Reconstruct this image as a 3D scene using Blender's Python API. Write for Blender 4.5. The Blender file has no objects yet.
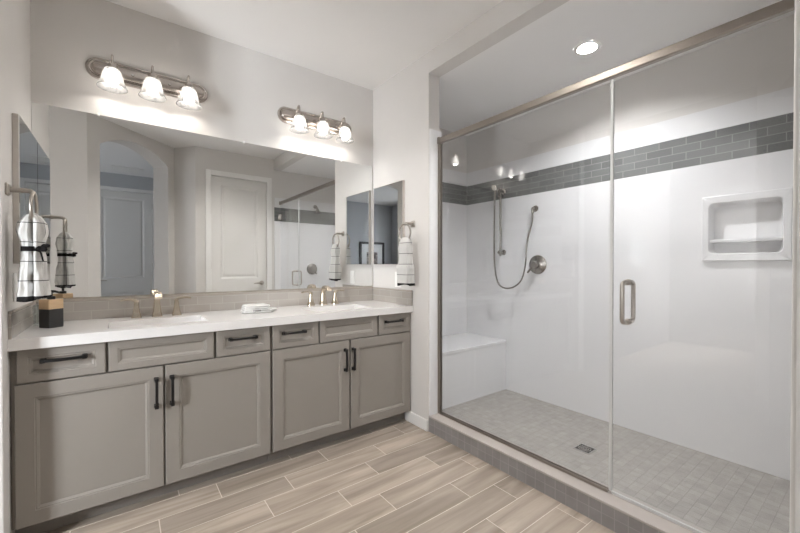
import bpy, bmesh, math, random
from mathutils import Vector, Matrix, noise

random.seed(7)
sc = bpy.context.scene
COL = sc.collection
PI = math.pi

# ------------------------------------------------------------------ camera
cam_d = bpy.data.cameras.new('camera')
cam = bpy.data.objects.new('camera', cam_d)
COL.objects.link(cam)
cam_d.sensor_width = 36.0
cam_d.lens = 36.0 * 369.97 / 800.0
cam_d.shift_y = 2.07 / 800.0
cam_d.clip_start = 0.01
cam.location = (0, 0, 1.2)
cam.rotation_euler = (math.radians(90 - 0.52), 0, math.radians(-36.986))
sc.camera = cam

# ------------------------------------------------------------------ world, exposure
world = bpy.data.worlds.new('world')
sc.world = world
world.use_nodes = True
wb = world.node_tree.nodes['Background']
wb.inputs['Color'].default_value = (0.80, 0.86, 0.95, 1)
wb.inputs['Strength'].default_value = 0.9
sc.view_settings.view_transform = 'Standard'
sc.view_settings.look = 'None'
sc.view_settings.gamma = 1.0
sc.view_settings.use_curve_mapping = False
sc.view_settings.exposure = 2.52
cy = sc.cycles
cy.max_bounces = 14
cy.diffuse_bounces = 6
cy.glossy_bounces = 8
cy.transmission_bounces = 8
cy.transparent_max_bounces = 24
cy.sample_clamp_indirect = 4.0
cy.blur_glossy = 0.5

BULB = 12.0       # radiance of a vanity bulb
CAN = 275.0       # radiance of the recessed shower lamp


def area(name, loc, rot, sx, sy, power, color):
    d = bpy.data.lights.new(name, 'AREA')
    d.shape = 'RECTANGLE'
    d.size = sx
    d.size_y = sy
    d.energy = power
    d.color = color
    o = bpy.data.objects.new(name, d)
    o.location = loc
    o.rotation_euler = rot
    COL.objects.link(o)
    return o


# daylight through the bedroom window (west end of the bedroom)
area('bedroom_window_daylight', (-2.16, -1.1, 1.5), (0, math.radians(-90), 0), 1.3, 1.3, 1.8, (0.95, 0.97, 1.0))
# fill light at an added, unseen window on the south side of the passage
area('added_passage_fill', (-2.70, 0.505, 1.62), (math.radians(90), 0, 0), 0.88, 1.24, 92, (0.90, 0.95, 1.0))

# ------------------------------------------------------------------ materials


def mat(name, color=(0.8, 0.8, 0.8), rough=0.5, metal=0.0, spec=0.5, coat=0.0, emit=None, estr=0.0):
    m = bpy.data.materials.new(name)
    m.use_nodes = True
    b = m.node_tree.nodes['Principled BSDF']
    b.inputs['Base Color'].default_value = (*color, 1)
    b.inputs['Roughness'].default_value = rough
    b.inputs['Metallic'].default_value = metal
    b.inputs['Specular IOR Level'].default_value = spec
    b.inputs['Coat Weight'].default_value = coat
    b.inputs['Coat Roughness'].default_value = 0.05
    if emit:
        b.inputs['Emission Color'].default_value = (*emit, 1)
        b.inputs['Emission Strength'].default_value = estr
    return m


class NT:
    """short hand for building node trees"""
    def __init__(s, m):
        s.t = m.node_tree
        s.b = m.node_tree.nodes.get('Principled BSDF')

    def n(s, typ, **kw):
        x = s.t.nodes.new(typ)
        for k, v in kw.items():
            if k in x.inputs.keys():
                x.inputs[k].default_value = v
            else:
                setattr(x, k, v)
        return x

    def l(s, a, b):
        s.t.links.new(a, b)


def bump(nt, height_socket, strength, dist=0.002):
    b = nt.n('ShaderNodeBump', Strength=strength, Distance=dist)
    nt.l(height_socket, b.inputs['Height'])
    nt.l(b.outputs['Normal'], nt.b.inputs['Normal'])


def noisy(name, c1, c2, scale, rough=0.5, bump_s=0.0, bump_scale=None, stretch=(1, 1, 1), spec=0.5, metal=0.0, detail=3.0, bdist=0.002):
    m = mat(name, c1, rough, metal, spec)
    nt = NT(m)
    g = nt.n('ShaderNodeNewGeometry')
    mp = nt.n('ShaderNodeMapping')
    mp.inputs['Scale'].default_value = stretch
    nt.l(g.outputs['Position'], mp.inputs['Vector'])
    nz = nt.n('ShaderNodeTexNoise', Scale=scale, Detail=detail)
    nt.l(mp.outputs['Vector'], nz.inputs['Vector'])
    mx = nt.n('ShaderNodeMix', data_type='RGBA')
    mx.inputs[6].default_value = (*c1, 1)
    mx.inputs[7].default_value = (*c2, 1)
    nt.l(nz.outputs['Fac'], mx.inputs[0])
    nt.l(mx.outputs[2], nt.b.inputs['Base Color'])
    if bump_s:
        nb = nt.n('ShaderNodeTexNoise', Scale=bump_scale or scale, Detail=3.0)
        nt.l(mp.outputs['Vector'], nb.inputs['Vector'])
        bump(nt, nb.outputs['Fac'], bump_s, bdist)
    return m


def brick(name, axes, c1, c2, mortar, w, h, msize, offset=0.5, origin=(0, 0), rough=0.4, coat=0.0, spec=0.5, bump_s=0.3, freq=2, nscale=0.0):
    """tiled surface; axes = which world axes run along and across the rows"""
    m = mat(name, c1, rough, 0, spec, coat)
    nt = NT(m)
    g = nt.n('ShaderNodeNewGeometry')
    sep = nt.n('ShaderNodeSeparateXYZ')
    nt.l(g.outputs['Position'], sep.inputs[0])
    a = nt.n('ShaderNodeMath', operation='SUBTRACT')
    a.inputs[1].default_value = origin[0]
    b = nt.n('ShaderNodeMath', operation='SUBTRACT')
    b.inputs[1].default_value = origin[1]
    nt.l(sep.outputs[axes[0]], a.inputs[0])
    nt.l(sep.outputs[axes[1]], b.inputs[0])
    cb = nt.n('ShaderNodeCombineXYZ')
    nt.l(a.outputs[0], cb.inputs[0])
    nt.l(b.outputs[0], cb.inputs[1])
    t = nt.n('ShaderNodeTexBrick', offset=offset, offset_frequency=freq, squash=1.0)
    t.inputs['Color1'].default_value = (*c1, 1)
    t.inputs['Color2'].default_value = (*c2, 1)
    t.inputs['Mortar'].default_value = (*mortar, 1)
    t.inputs['Scale'].default_value = 1.0
    t.inputs['Mortar Size'].default_value = msize
    t.inputs['Mortar Smooth'].default_value = 0.1
    t.inputs['Brick Width'].default_value = w
    t.inputs['Row Height'].default_value = h
    nt.l(cb.outputs[0], t.inputs['Vector'])
    src = t.outputs['Color']
    if nscale:
        nz = nt.n('ShaderNodeTexNoise', Scale=nscale, Detail=4.0)
        nt.l(g.outputs['Position'], nz.inputs['Vector'])
        hv = nt.n('ShaderNodeHueSaturation')
        mr = nt.n('ShaderNodeMapRange')
        mr.inputs['To Min'].default_value = 0.8
        mr.inputs['To Max'].default_value = 1.2
        nt.l(nz.outputs['Fac'], mr.inputs['Value'])
        nt.l(mr.outputs[0], hv.inputs['Value'])
        nt.l(src, hv.inputs['Color'])
        src = hv.outputs['Color']
    nt.l(src, nt.b.inputs['Base Color'])
    inv = nt.n('ShaderNodeMath', operation='SUBTRACT')
    inv.inputs[0].default_value = 1.0
    nt.l(t.outputs['Fac'], inv.inputs[1])
    bump(nt, inv.outputs[0], bump_s, 0.001)
    return m


def glass_mat(name, tint=(0.978, 0.980, 0.981)):
    """clear plate glass: straight-through transmission plus Fresnel reflection on both faces"""
    m = bpy.data.materials.new(name)
    m.use_nodes = True
    t = m.node_tree
    t.nodes.clear()
    out = t.nodes.new('ShaderNodeOutputMaterial')
    mix = t.nodes.new('ShaderNodeMixShader')
    tr = t.nodes.new('ShaderNodeBsdfTransparent')
    tr.inputs['Color'].default_value = (*tint, 1)
    gl = t.nodes.new('ShaderNodeBsdfGlossy')
    gl.inputs['Roughness'].default_value = 0.0
    fr = t.nodes.new('ShaderNodeFresnel')
    geo = t.nodes.new('ShaderNodeNewGeometry')
    mr = t.nodes.new('ShaderNodeMapRange')
    mr.inputs['To Min'].default_value = 1.5
    mr.inputs['To Max'].default_value = 1 / 1.5
    t.links.new(geo.outputs['Backfacing'], mr.inputs['Value'])
    t.links.new(mr.outputs[0], fr.inputs['IOR'])
    t.links.new(fr.outputs[0], mix.inputs[0])
    t.links.new(tr.outputs[0], mix.inputs[1])
    t.links.new(gl.outputs[0], mix.inputs[2])
    t.links.new(mix.outputs[0], out.inputs['Surface'])
    return m


WALLC = (0.652, 0.630, 0.606)
M = {}
M['wall'] = noisy('painted_wall', WALLC, (0.628, 0.606, 0.582), 6, 0.75, 0.12, 90, spec=0.25)
M['ceiling'] = noisy('painted_ceiling', (0.83, 0.82, 0.81), (0.81, 0.80, 0.79), 5, 0.85, 0.12, 90, spec=0.2)
M['passage'] = mat('bounce_absorber', (0.17, 0.158, 0.148), 0.8, spec=0.15)  # passage surfaces darkened in colour to cut bounced light and reflections
M['trim'] = mat('white_trim_paint', (0.78, 0.77, 0.75), 0.4)
M['bedwall'] = mat('bedroom_wall_paint', (0.50, 0.51, 0.525), 0.8, spec=0.2)
M['cab'] = noisy('greige_cabinet_paint', (0.258, 0.234, 0.209), (0.249, 0.226, 0.201), 12, 0.5, spec=0.4)
M['kick'] = mat('toe_kick_paint', (0.22, 0.20, 0.18), 0.6)
M['black'] = mat('matte_black_metal', (0.012, 0.011, 0.011), 0.38, 0.3)
M['quartz'] = noisy('white_quartz', (0.72, 0.705, 0.69), (0.68, 0.662, 0.648), 260, 0.16, spec=0.5)
M['porcelain'] = mat('white_porcelain', (0.82, 0.81, 0.80), 0.12)
M['nickel'] = noisy('brushed_nickel', (0.52, 0.475, 0.425), (0.46, 0.42, 0.375), 40, 0.28, metal=1.0, stretch=(1, 1, 8))
M['railmetal'] = noisy('satin_dark_nickel', (0.31, 0.275, 0.245), (0.28, 0.248, 0.22), 40, 0.36, metal=1.0, stretch=(1, 8, 1))
M['fitting'] = mat('satin_shower_nickel', (0.36, 0.335, 0.305), 0.27, 1.0)
M['ringmetal'] = mat('satin_ring_nickel', (0.43, 0.395, 0.355), 0.3, 1.0)
M['champagne'] = noisy('champagne_nickel', (0.66, 0.575, 0.47), (0.60, 0.52, 0.42), 40, 0.27, metal=1.0)
M['chrome'] = mat('polished_chrome', (0.62, 0.61, 0.60), 0.12, 1.0)
M['darkmetal'] = mat('dark_metal_recess', (0.05, 0.05, 0.05), 0.5, 0.6)
M['mirror'] = mat('silvered_mirror', (0.86, 0.87, 0.865), 0.0, 1.0)
M['glass'] = glass_mat('clear_plate_glass')
M['clearglass'] = glass_mat('clear_tumbler_glass', (0.93, 0.95, 0.95))
M['seal'] = mat('clear_vinyl_seal', (0.55, 0.55, 0.54), 0.35)
M['solid'] = noisy('white_solid_surface', (0.76, 0.76, 0.765), (0.745, 0.745, 0.75), 3, 0.10, spec=0.5)
M['bandY'] = brick('grey_glass_tile_long', (1, 2), (0.135, 0.14, 0.136), (0.175, 0.18, 0.175), (0.27, 0.27, 0.265), 0.152, 0.05, 0.0022, 0.5, (0.05, 1.838), 0.18, 0.0, 0.3, bump_s=0.4)
M['bandX'] = brick('grey_glass_tile_end', (0, 2), (0.135, 0.14, 0.136), (0.175, 0.18, 0.175), (0.27, 0.27, 0.265), 0.152, 0.05, 0.0022, 0.5, (0.03, 1.838), 0.18, 0.0, 0.3, bump_s=0.4)
M['mosaic'] = brick('grey_floor_mosaic', (1, 0), (0.32, 0.305, 0.283), (0.365, 0.348, 0.323), (0.29, 0.275, 0.255), 0.052, 0.052, 0.002, 0.0, (0.01, 0.02), 0.5, bump_s=0.4, nscale=22)
M['curb'] = brick('grey_curb_tile', (1, 2), (0.235, 0.22, 0.216), (0.265, 0.248, 0.243), (0.31, 0.29, 0.28), 0.057, 0.057, 0.0022, 0.0, (0.0, 0.0), 0.5, bump_s=0.4, nscale=14)
M['curbtop'] = noisy('curb_cap_stone', (0.44, 0.40, 0.37), (0.39, 0.355, 0.33), 25, 0.5)
M['splX'] = brick('taupe_subway_tile_back', (0, 2), (0.375, 0.345, 0.312), (0.425, 0.393, 0.36), (0.46, 0.43, 0.395), 0.152, 0.051, 0.0022, 0.5, (-0.06, 0.892), 0.16, 0.3, bump_s=0.5)
M['splY'] = brick('taupe_subway_tile_side', (1, 2), (0.375, 0.345, 0.312), (0.425, 0.393, 0.36), (0.46, 0.43, 0.395), 0.152, 0.051, 0.0022, 0.5, (0.03, 0.892), 0.16, 0.3, bump_s=0.5)
M['liner'] = mat('taupe_pencil_liner', (0.40, 0.36, 0.32), 0.2, coat=0.3)
M['grout'] = noisy('beige_grout', (0.70, 0.64, 0.575), (0.65, 0.59, 0.525), 40, 0.8)
M['bulb'] = mat('lit_bulb', (1, 1, 1), 0.5, emit=(1.0, 0.95, 0.89), estr=BULB)
M['can'] = mat('lit_lens', (1, 1, 1), 0.5, emit=(0.985, 0.985, 1.0), estr=CAN)
M['can_fill'] = mat('added_fill_lens', (1, 1, 1), 0.5, emit=(1.0, 0.965, 0.925), estr=CAN * 0.74)
M['wood'] = noisy('pale_wood', (0.62, 0.44, 0.27), (0.48, 0.32, 0.18), 18, 0.5, stretch=(1, 1, 8))
M['blackres'] = mat('black_resin', (0.018, 0.017, 0.017), 0.35)
M['ribbon'] = mat('black_ribbon', (0.007, 0.006, 0.006), 0.85, spec=0.1)
M['terry'] = noisy('white_terry', (0.64, 0.63, 0.61), (0.58, 0.57, 0.555), 160, 0.95, 0.6, 420, spec=0.1)
M['embroid'] = mat('grey_embroidery', (0.12, 0.11, 0.11), 0.9)
M['plate'] = mat('white_plastic', (0.80, 0.79, 0.77), 0.35)
M['matboard'] = mat('white_mat_board', (0.72, 0.73, 0.74), 0.9)
M['door'] = mat('white_door_paint', (0.74, 0.725, 0.70), 0.45)


def shade_mat():
    """frosted glass: the bulb inside shines through it"""
    m = mat('frosted_glass', (0.17, 0.167, 0.164), 0.3)
    nt = NT(m)
    out = [n for n in nt.t.nodes if n.type == 'OUTPUT_MATERIAL'][0]
    tl = nt.n('ShaderNodeBsdfTranslucent')
    tl.inputs['Color'].default_value = (0.20, 0.196, 0.19, 1)
    a = nt.n('ShaderNodeMixShader')
    a.inputs[0].default_value = 0.45
    nt.l(nt.b.outputs[0], a.inputs[1])
    nt.l(tl.outputs[0], a.inputs[2])
    mix = nt.n('ShaderNodeMixShader')
    mix.inputs[0].default_value = 0.34
    tr = nt.n('ShaderNodeBsdfTransparent')
    nt.l(a.outputs[0], mix.inputs[1])
    nt.l(tr.outputs[0], mix.inputs[2])
    nt.l(mix.outputs[0], out.inputs['Surface'])
    return m


M['shade'] = shade_mat()


def plank_mat():
    """wood-look porcelain: every plank is an island of the floor mesh with its own tone and grain"""
    m = mat('wood_look_porcelain', (0.4, 0.33, 0.27), 0.38, spec=0.45)
    nt = NT(m)
    g = nt.n('ShaderNodeNewGeometry')
    off = nt.n('ShaderNodeMath', operation='MULTIPLY')
    off.inputs[1].default_value = 37.0
    nt.l(g.outputs['Random Per Island'], off.inputs[0])
    cb = nt.n('ShaderNodeCombineXYZ')
    nt.l(off.outputs[0], cb.inputs[0])
    nt.l(off.outputs[0], cb.inputs[2])
    ad = nt.n('ShaderNodeVectorMath', operation='ADD')
    nt.l(g.outputs['Position'], ad.inputs[0])
    nt.l(cb.outputs[0], ad.inputs[1])
    mp = nt.n('ShaderNodeMapping')
    mp.inputs['Scale'].default_value = (0.9, 9, 1)
    nt.l(ad.outputs[0], mp.inputs['Vector'])
    n1 = nt.n('ShaderNodeTexNoise', Scale=1.6, Detail=4.0, Roughness=0.5, Distortion=0.8)
    nt.l(mp.outputs[0], n1.inputs['Vector'])
    mp2 = nt.n('ShaderNodeMapping')
    mp2.inputs['Scale'].default_value = (3, 60, 1)
    nt.l(ad.outputs[0], mp2.inputs['Vector'])
    n2 = nt.n('ShaderNodeTexNoise', Scale=2.0, Detail=5.0)
    nt.l(mp2.outputs[0], n2.inputs['Vector'])
    r = nt.n('ShaderNodeValToRGB')
    e = r.color_ramp.elements
    e[0].position = 0.32
    e[0].color = (0.262, 0.217, 0.174, 1)
    e[1].position = 0.70
    e[1].color = (0.465, 0.398, 0.335, 1)
    nt.l(n1.outputs['Fac'], r.inputs[0])
    hv = nt.n('ShaderNodeHueSaturation')
    a = nt.n('ShaderNodeMapRange')
    a.inputs['To Min'].default_value = 0.84
    a.inputs['To Max'].default_value = 1.13
    nt.l(g.outputs['Random Per Island'], a.inputs['Value'])
    b2 = nt.n('ShaderNodeMapRange')
    b2.inputs['To Min'].default_value = 0.91
    b2.inputs['To Max'].default_value = 1.09
    nt.l(n2.outputs['Fac'], b2.inputs['Value'])
    mu = nt.n('ShaderNodeMath', operation='MULTIPLY')
    nt.l(a.outputs[0], mu.inputs[0])
    nt.l(b2.outputs[0], mu.inputs[1])
    nt.l(mu.outputs[0], hv.inputs['Value'])
    nt.l(r.outputs['Color'], hv.inputs['Color'])
    nt.l(hv.outputs['Color'], nt.b.inputs['Base Color'])
    bump(nt, n2.outputs['Fac'], 0.12, 0.001)
    return m


M['plank'] = plank_mat()


def towel_mat(vlines, hper=0.08, hw=0.0030, vw=0.006, vphase=0.03):
    """white waffle cloth with thin black window-pane lines; UV v = height in metres, u = turn"""
    m = mat('windowpane_towel', (0.8, 0.79, 0.77), 0.95, spec=0.1)
    nt = NT(m)
    uv = nt.n('ShaderNodeUVMap')
    sep = nt.n('ShaderNodeSeparateXYZ')
    nt.l(uv.outputs[0], sep.inputs[0])

    def line(sock, period, phase, width):
        a = nt.n('ShaderNodeMath', operation='ADD')
        a.inputs[1].default_value = phase
        nt.l(sock, a.inputs[0])
        b = nt.n('ShaderNodeMath', operation='PINGPONG')
        b.inputs[1].default_value = period / 2
        nt.l(a.outputs[0], b.inputs[0])
        c = nt.n('ShaderNodeMath', operation='LESS_THAN')
        c.inputs[1].default_value = width / 2
        nt.l(b.outputs[0], c.inputs[0])
        return c.outputs[0]
    h = line(sep.outputs[1], hper, 0.0, hw)
    v = line(sep.outputs[0], 1.0 / vlines, vphase, vw)
    hem = nt.n('ShaderNodeMath', operation='LESS_THAN')
    hem.inputs[1].default_value = 0.016
    nt.l(sep.outputs[1], hem.inputs[0])
    m1 = nt.n('ShaderNodeMath', operation='MAXIMUM')
    m2 = nt.n('ShaderNodeMath', operation='MAXIMUM')
    nt.l(h, m1.inputs[0])
    nt.l(v, m1.inputs[1])
    nt.l(m1.outputs[0], m2.inputs[0])
    nt.l(hem.outputs[0], m2.inputs[1])
    mx = nt.n('ShaderNodeMix', data_type='RGBA')
    mx.inputs[6].default_value = (0.54, 0.53, 0.512, 1)
    mx.inputs[7].default_value = (0.018, 0.017, 0.017, 1)
    nt.l(m2.outputs[0], mx.inputs[0])
    nt.l(mx.outputs[2], nt.b.inputs['Base Color'])
    g = nt.n('ShaderNodeNewGeometry')
    nz = nt.n('ShaderNodeTexNoise', Scale=380.0, Detail=2.0)
    nt.l(g.outputs['Position'], nz.inputs['Vector'])
    bump(nt, nz.outputs['Fac'], 0.5, 0.002)
    return m


M['towel'] = towel_mat(3, vphase=0.10)
M['towel2'] = towel_mat(2, hper=0.078, hw=0.0032, vw=0.0, vphase=0.2)


def art_mat():
    m = mat('muted_abstract_print', (0.3, 0.3, 0.3), 0.8)
    nt = NT(m)
    g = nt.n('ShaderNodeNewGeometry')
    nz = nt.n('ShaderNodeTexNoise', Scale=9.0, Detail=4.0, Distortion=1.5)
    nt.l(g.outputs['Position'], nz.inputs['Vector'])
    r = nt.n('ShaderNodeValToRGB')
    e = r.color_ramp.elements
    e[0].position = 0.35
    e[0].color = (0.05, 0.045, 0.045, 1)
    e[1].position = 0.65
    e[1].color = (0.5, 0.45, 0.42, 1)
    nt.l(nz.outputs['Fac'], r.inputs[0])
    nt.l(r.outputs[0], nt.b.inputs['Base Color'])
    return m


M['art'] = art_mat()

# ------------------------------------------------------------------ mesh helpers


def box(bm, x0, x1, y0, y1, z0, z1):
    v = [bm.verts.new(p) for p in ((x0, y0, z0), (x1, y0, z0), (x1, y1, z0), (x0, y1, z0),
                                   (x0, y0, z1), (x1, y0, z1), (x1, y1, z1), (x0, y1, z1))]
    for f in ((0, 3, 2, 1), (4, 5, 6, 7), (0, 1, 5, 4), (1, 2, 6, 5), (2, 3, 7, 6), (3, 0, 4, 7)):
        bm.faces.new([v[i] for i in f])
    return v


def prism(bm, pts, d):
    """closed planar outline pts (3D) pushed along vector d"""
    d = Vector(d)
    a = [bm.verts.new(p) for p in pts]
    b = [bm.verts.new(Vector(p) + d) for p in pts]
    n = len(a)
    bm.faces.new(a)
    bm.faces.new(list(reversed(b)))
    for i in range(n):
        j = (i + 1) % n
        bm.faces.new((a[j], a[i], b[i], b[j]))


def grid_slab(bm, us, vs, holes, fmap, w0, w1):
    """slab over the grid us x vs leaving out the cells in holes; fmap(u, v, w) -> point"""
    cache = {}

    def V(i, j, w):
        k = (i, j, w)
        if k not in cache:
            cache[k] = bm.verts.new(fmap(us[i], vs[j], w))
        return cache[k]
    cells = {(i, j) for i in range(len(us) - 1) for j in range(len(vs) - 1) if (i, j) not in holes}
    for (i, j) in cells:
        bm.faces.new((V(i, j, w0), V(i + 1, j, w0), V(i + 1, j + 1, w0), V(i, j + 1, w0)))
        bm.faces.new((V(i, j + 1, w1), V(i + 1, j + 1, w1), V(i + 1, j, w1), V(i, j, w1)))
        for (di, dj, a, b) in ((-1, 0, (i, j), (i, j + 1)), (1, 0, (i + 1, j), (i + 1, j + 1)),
                               (0, -1, (i, j), (i + 1, j)), (0, 1, (i, j + 1), (i + 1, j + 1))):
            if (i + di, j + dj) not in cells:
                bm.faces.new((V(*a, w0), V(*b, w0), V(*b, w1), V(*a, w1)))


def frames_along(pts):
    """rotation minimising frames"""
    P = [Vector(p) for p in pts]
    T = []
    for i in range(len(P)):
        a = P[max(i - 1, 0)]
        b = P[min(i + 1, len(P) - 1)]
        T.append((b - a).normalized())
    up = Vector((0, 0, 1)) if abs(T[0].z) < 0.9 else Vector((0, 1, 0))
    n = (up - T[0] * up.dot(T[0])).normalized()
    out = []
    for i in range(len(P)):
        n = (n - T[i] * n.dot(T[i])).normalized()
        out.append((P[i], T[i], n, T[i].cross(n)))
    return out


def sweep(bm, pts, rad, seg=12, shape=None, cap=True, closed=False):
    """tube; rad number or list of numbers / (rn, rb) pairs"""
    fr = frames_along(pts)
    rings = []
    for i, (p, t, n, b) in enumerate(fr):
        r = rad[i] if isinstance(rad, (list, tuple)) else rad
        rn, rb = r if isinstance(r, (list, tuple)) else (r, r)
        ring = []
        if shape:
            for (a, c) in shape:
                ring.append(bm.verts.new(p + n * (a * rn) + b * (c * rb)))
        else:
            for k in range(seg):
                an = 2 * PI * k / seg
                ring.append(bm.verts.new(p + n * (rn * math.cos(an)) + b * (rb * math.sin(an))))
        rings.append(ring)
    m = len(rings[0])
    cnt = len(rings)
    for i in range(cnt if closed else cnt - 1):
        A = rings[i]
        B = rings[(i + 1) % cnt]
        for k in range(m):
            bm.faces.new((A[k], A[(k + 1) % m], B[(k + 1) % m], B[k]))
    if cap and not closed:
        bm.faces.new(list(reversed(rings[0])))
        bm.faces.new(rings[-1])


SQ = [(1, .8), (.8, 1), (-.8, 1), (-1, .8), (-1, -.8), (-.8, -1), (.8, -1), (1, -.8)]


def lathe(bm, prof, origin, axis=(0, 0, 1), seg=24, capped=True):
    """profile [(radius, height)] turned about axis through origin"""
    ax = Vector(axis).normalized()
    q = ax.to_track_quat('Z', 'Y')
    o = Vector(origin)
    rings = []
    for (r, h) in prof:
        if r < 1e-6:
            rings.append([bm.verts.new(o + q @ Vector((0, 0, h)))])
        else:
            rings.append([bm.verts.new(o + q @ Vector((r * math.cos(2 * PI * k / seg), r * math.sin(2 * PI * k / seg), h))) for k in range(seg)])
    for A, B in zip(rings, rings[1:]):
        for k in range(seg):
            k2 = (k + 1) % seg
            if len(A) == 1 and len(B) == 1:
                continue
            if len(A) == 1:
                bm.faces.new((A[0], B[k2], B[k]))
            elif len(B) == 1:
                bm.faces.new((A[k], A[k2], B[0]))
            else:
                bm.faces.new((A[k], A[k2], B[k2], B[k]))
    if capped:
        if len(rings[0]) > 1:
            bm.faces.new(list(reversed(rings[0])))
        if len(rings[-1]) > 1:
            bm.faces.new(rings[-1])


def torus(bm, c, R, r, axis, seg=40, sub=10, ry=None):
    ax = Vector(axis).normalized()
    q = ax.to_track_quat('Z', 'Y')
    pts = [Vector(c) + q @ Vector((R * math.cos(2 * PI * k / seg), (ry or R) * math.sin(2 * PI * k / seg), 0)) for k in range(seg)]
    rings = []
    for k, p in enumerate(pts):
        t = (pts[(k + 1) % seg] - pts[k - 1]).normalized()
        n = ax
        b = t.cross(n)
        rings.append([bm.verts.new(p + n * (r * math.cos(2 * PI * j / sub)) + b * (r * math.sin(2 * PI * j / sub))) for j in range(sub)])
    for k in range(seg):
        A, B = rings[k], rings[(k + 1) % seg]
        for j in range(sub):
            bm.faces.new((A[j], A[(j + 1) % sub], B[(j + 1) % sub], B[j]))


def stadium(cx, cz, hw, hh, n=14):
    """racetrack outline in x,z"""
    pts = []
    for k in range(n + 1):
        a = -PI / 2 + PI * k / n
        pts.append((cx + (hw - hh) + hh * math.cos(a), cz + hh * math.sin(a)))
    for k in range(n + 1):
        a = PI / 2 + PI * k / n
        pts.append((cx - (hw - hh) + hh * math.cos(a), cz + hh * math.sin(a)))
    return pts


def rrect(u0, u1, v0, v1, r, n=5):
    pts = []
    for (cu, cv, a0) in ((u1 - r, v0 + r, -PI / 2), (u1 - r, v1 - r, 0), (u0 + r, v1 - r, PI / 2), (u0 + r, v0 + r, PI)):
        for k in range(n + 1):
            a = a0 + PI / 2 * k / n
            pts.append((cu + r * math.cos(a), cv + r * math.sin(a)))
    return pts


def loft(bm, rings, cap0=True, cap1=True):
    R = [[bm.verts.new(p) for p in ring] for ring in rings]
    m = len(R[0])
    for A, B in zip(R, R[1:]):
        for k in range(m):
            bm.faces.new((A[k], A[(k + 1) % m], B[(k + 1) % m], B[k]))
    if cap0:
        bm.faces.new(list(reversed(R[0])))
    if cap1:
        bm.faces.new(R[-1])
    return R


def finish(bm, bevel=0.0, smooth=False, seg=2):
    bmesh.ops.recalc_face_normals(bm, faces=bm.faces)
    if bevel:
        es = [e for e in bm.edges if len(e.link_faces) == 2 and e.calc_face_angle(0) > 0.6]
        bmesh.ops.bevel(bm, geom=es, offset=bevel, segments=seg, affect='EDGES', profile=0.5)
    if smooth:
        for f in bm.faces:
            f.smooth = True
    return bm


ORIGIN = {}


def root_loc(o):
    while o.parent is not None:
        o = o.parent
    return ORIGIN.get(o.name, Vector((0, 0, 0)))


def obj(name, bm, material, parent=None, bevel=0.0, smooth=False, label=None, seg=2, auto=True):
    """links bm (built in world coordinates) as one mesh object"""
    finish(bm, bevel, smooth, seg)
    if parent is not None:
        L = root_loc(parent)
        bmesh.ops.translate(bm, verts=bm.verts, vec=-L)
    me = bpy.data.meshes.new(name)
    bm.to_mesh(me)
    bm.free()
    if smooth and auto:
        try:
            me.set_sharp_from_angle(angle=math.radians(38))
        except Exception:
            pass
    me.materials.append(material)
    o = bpy.data.objects.new(name, me)
    COL.objects.link(o)
    if parent is not None:
        o.parent = parent
    if label:
        o['label'] = label
    return o


def thing(name, loc, label, cat, group=None):
    o = bpy.data.objects.new(name, None)
    o.empty_display_size = 0.05
    o.location = loc
    COL.objects.link(o)
    ORIGIN[o.name] = Vector(loc)
    o['label'] = label
    o['category'] = cat
    if group:
        o['group'] = group
    return o


def tag(o, label, cat, group=None):
    o['label'] = label
    o['category'] = cat
    if group:
        o['group'] = group
    return o


def struct(name, bm, material, label=None, parent=None, **kw):
    o = obj(name, bm, material, parent, **kw)
    if parent is None:
        o['kind'] = 'structure'
    if label:
        o['label'] = label
    return o


def N():
    return bmesh.new()


# ------------------------------------------------------------------ measures of the place (metres)
xL, xR, yB = -0.376, 1.766, 2.737
H, HS = 2.727, 2.578
yW, yD = 2.003, 0.08          # where the wall by the towel ring ends; the entry-door wall
xG, xS = 1.858, 2.944         # glass line, shower long wall
zC, yF = 0.893, 2.179         # worktop
yBR = -2.32                   # bedroom far wall
K = 0.375                     # the diagonal wall lies on x + y = K
E1 = Vector((1, -1, 0)) / math.sqrt(2)
E2 = Vector((1, 1, 0)) / math.sqrt(2)


def dpt(u, z, back=0.0):
    p = E2 * (K / math.sqrt(2) - back) + E1 * u
    return Vector((p.x, p.y, z))


# ------------------------------------------------------------------ shell
# floor: bed of grout with every plank laid at its real joint
bm = N()
box(bm, -3.4, 3.1, -2.5, 2.9, -0.10, -0.0007)
floor = struct('floor', bm, M['grout'], 'beige wood-look plank tile floor')
bm = N()
PW, PL = 0.154, 0.600
known = {0: 0.409, -1: 0.135, -2: 0.577, -3: 0.312, -4: 0.474, -5: 0.238, -6: 0.42, 1: 0.235}
rw = -30
y = 2.070 + rw * PW
while y < 2.74:
    if rw in known:
        off = known[rw]
    else:
        off = random.random() * PL
    x = off - 7 * PL
    while x < 1.9:
        xa, xb = max(x, -3.3) + 0.002, min(x + PL, 1.80) - 0.002
        ya, yb = y + 0.002, min(y + PW, 2.74) - 0.002
        if xb - xa > 0.02:
            box(bm, xa, xb, ya, yb, -0.006, 0.0)
        x += PL
    y += PW
    rw += 1
obj('plank_tiles', bm, M['plank'], floor)

bm = N()
grid_slab(bm, [-3.4, 0.95 - 0.082, 0.95 + 0.082, xR + 0.105], [-2.5, 1.25 - 0.082, 1.25 + 0.082, 2.86], {(1, 1)}, lambda u, v, w: (u, v, w), H, H + 0.12)
struct('ceiling', bm, M['ceiling'])
bm = N()
grid_slab(bm, [xR + 0.105, 2.367 - 0.062, 2.367 + 0.062, xS + 0.12], [yD - 0.05, 1.171 - 0.062, 1.171 + 0.062, 2.86], {(1, 1)}, lambda u, v, w: (u, v, w), HS, HS + 0.12)
struct('ceiling_shower', bm, M['ceiling'])

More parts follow.
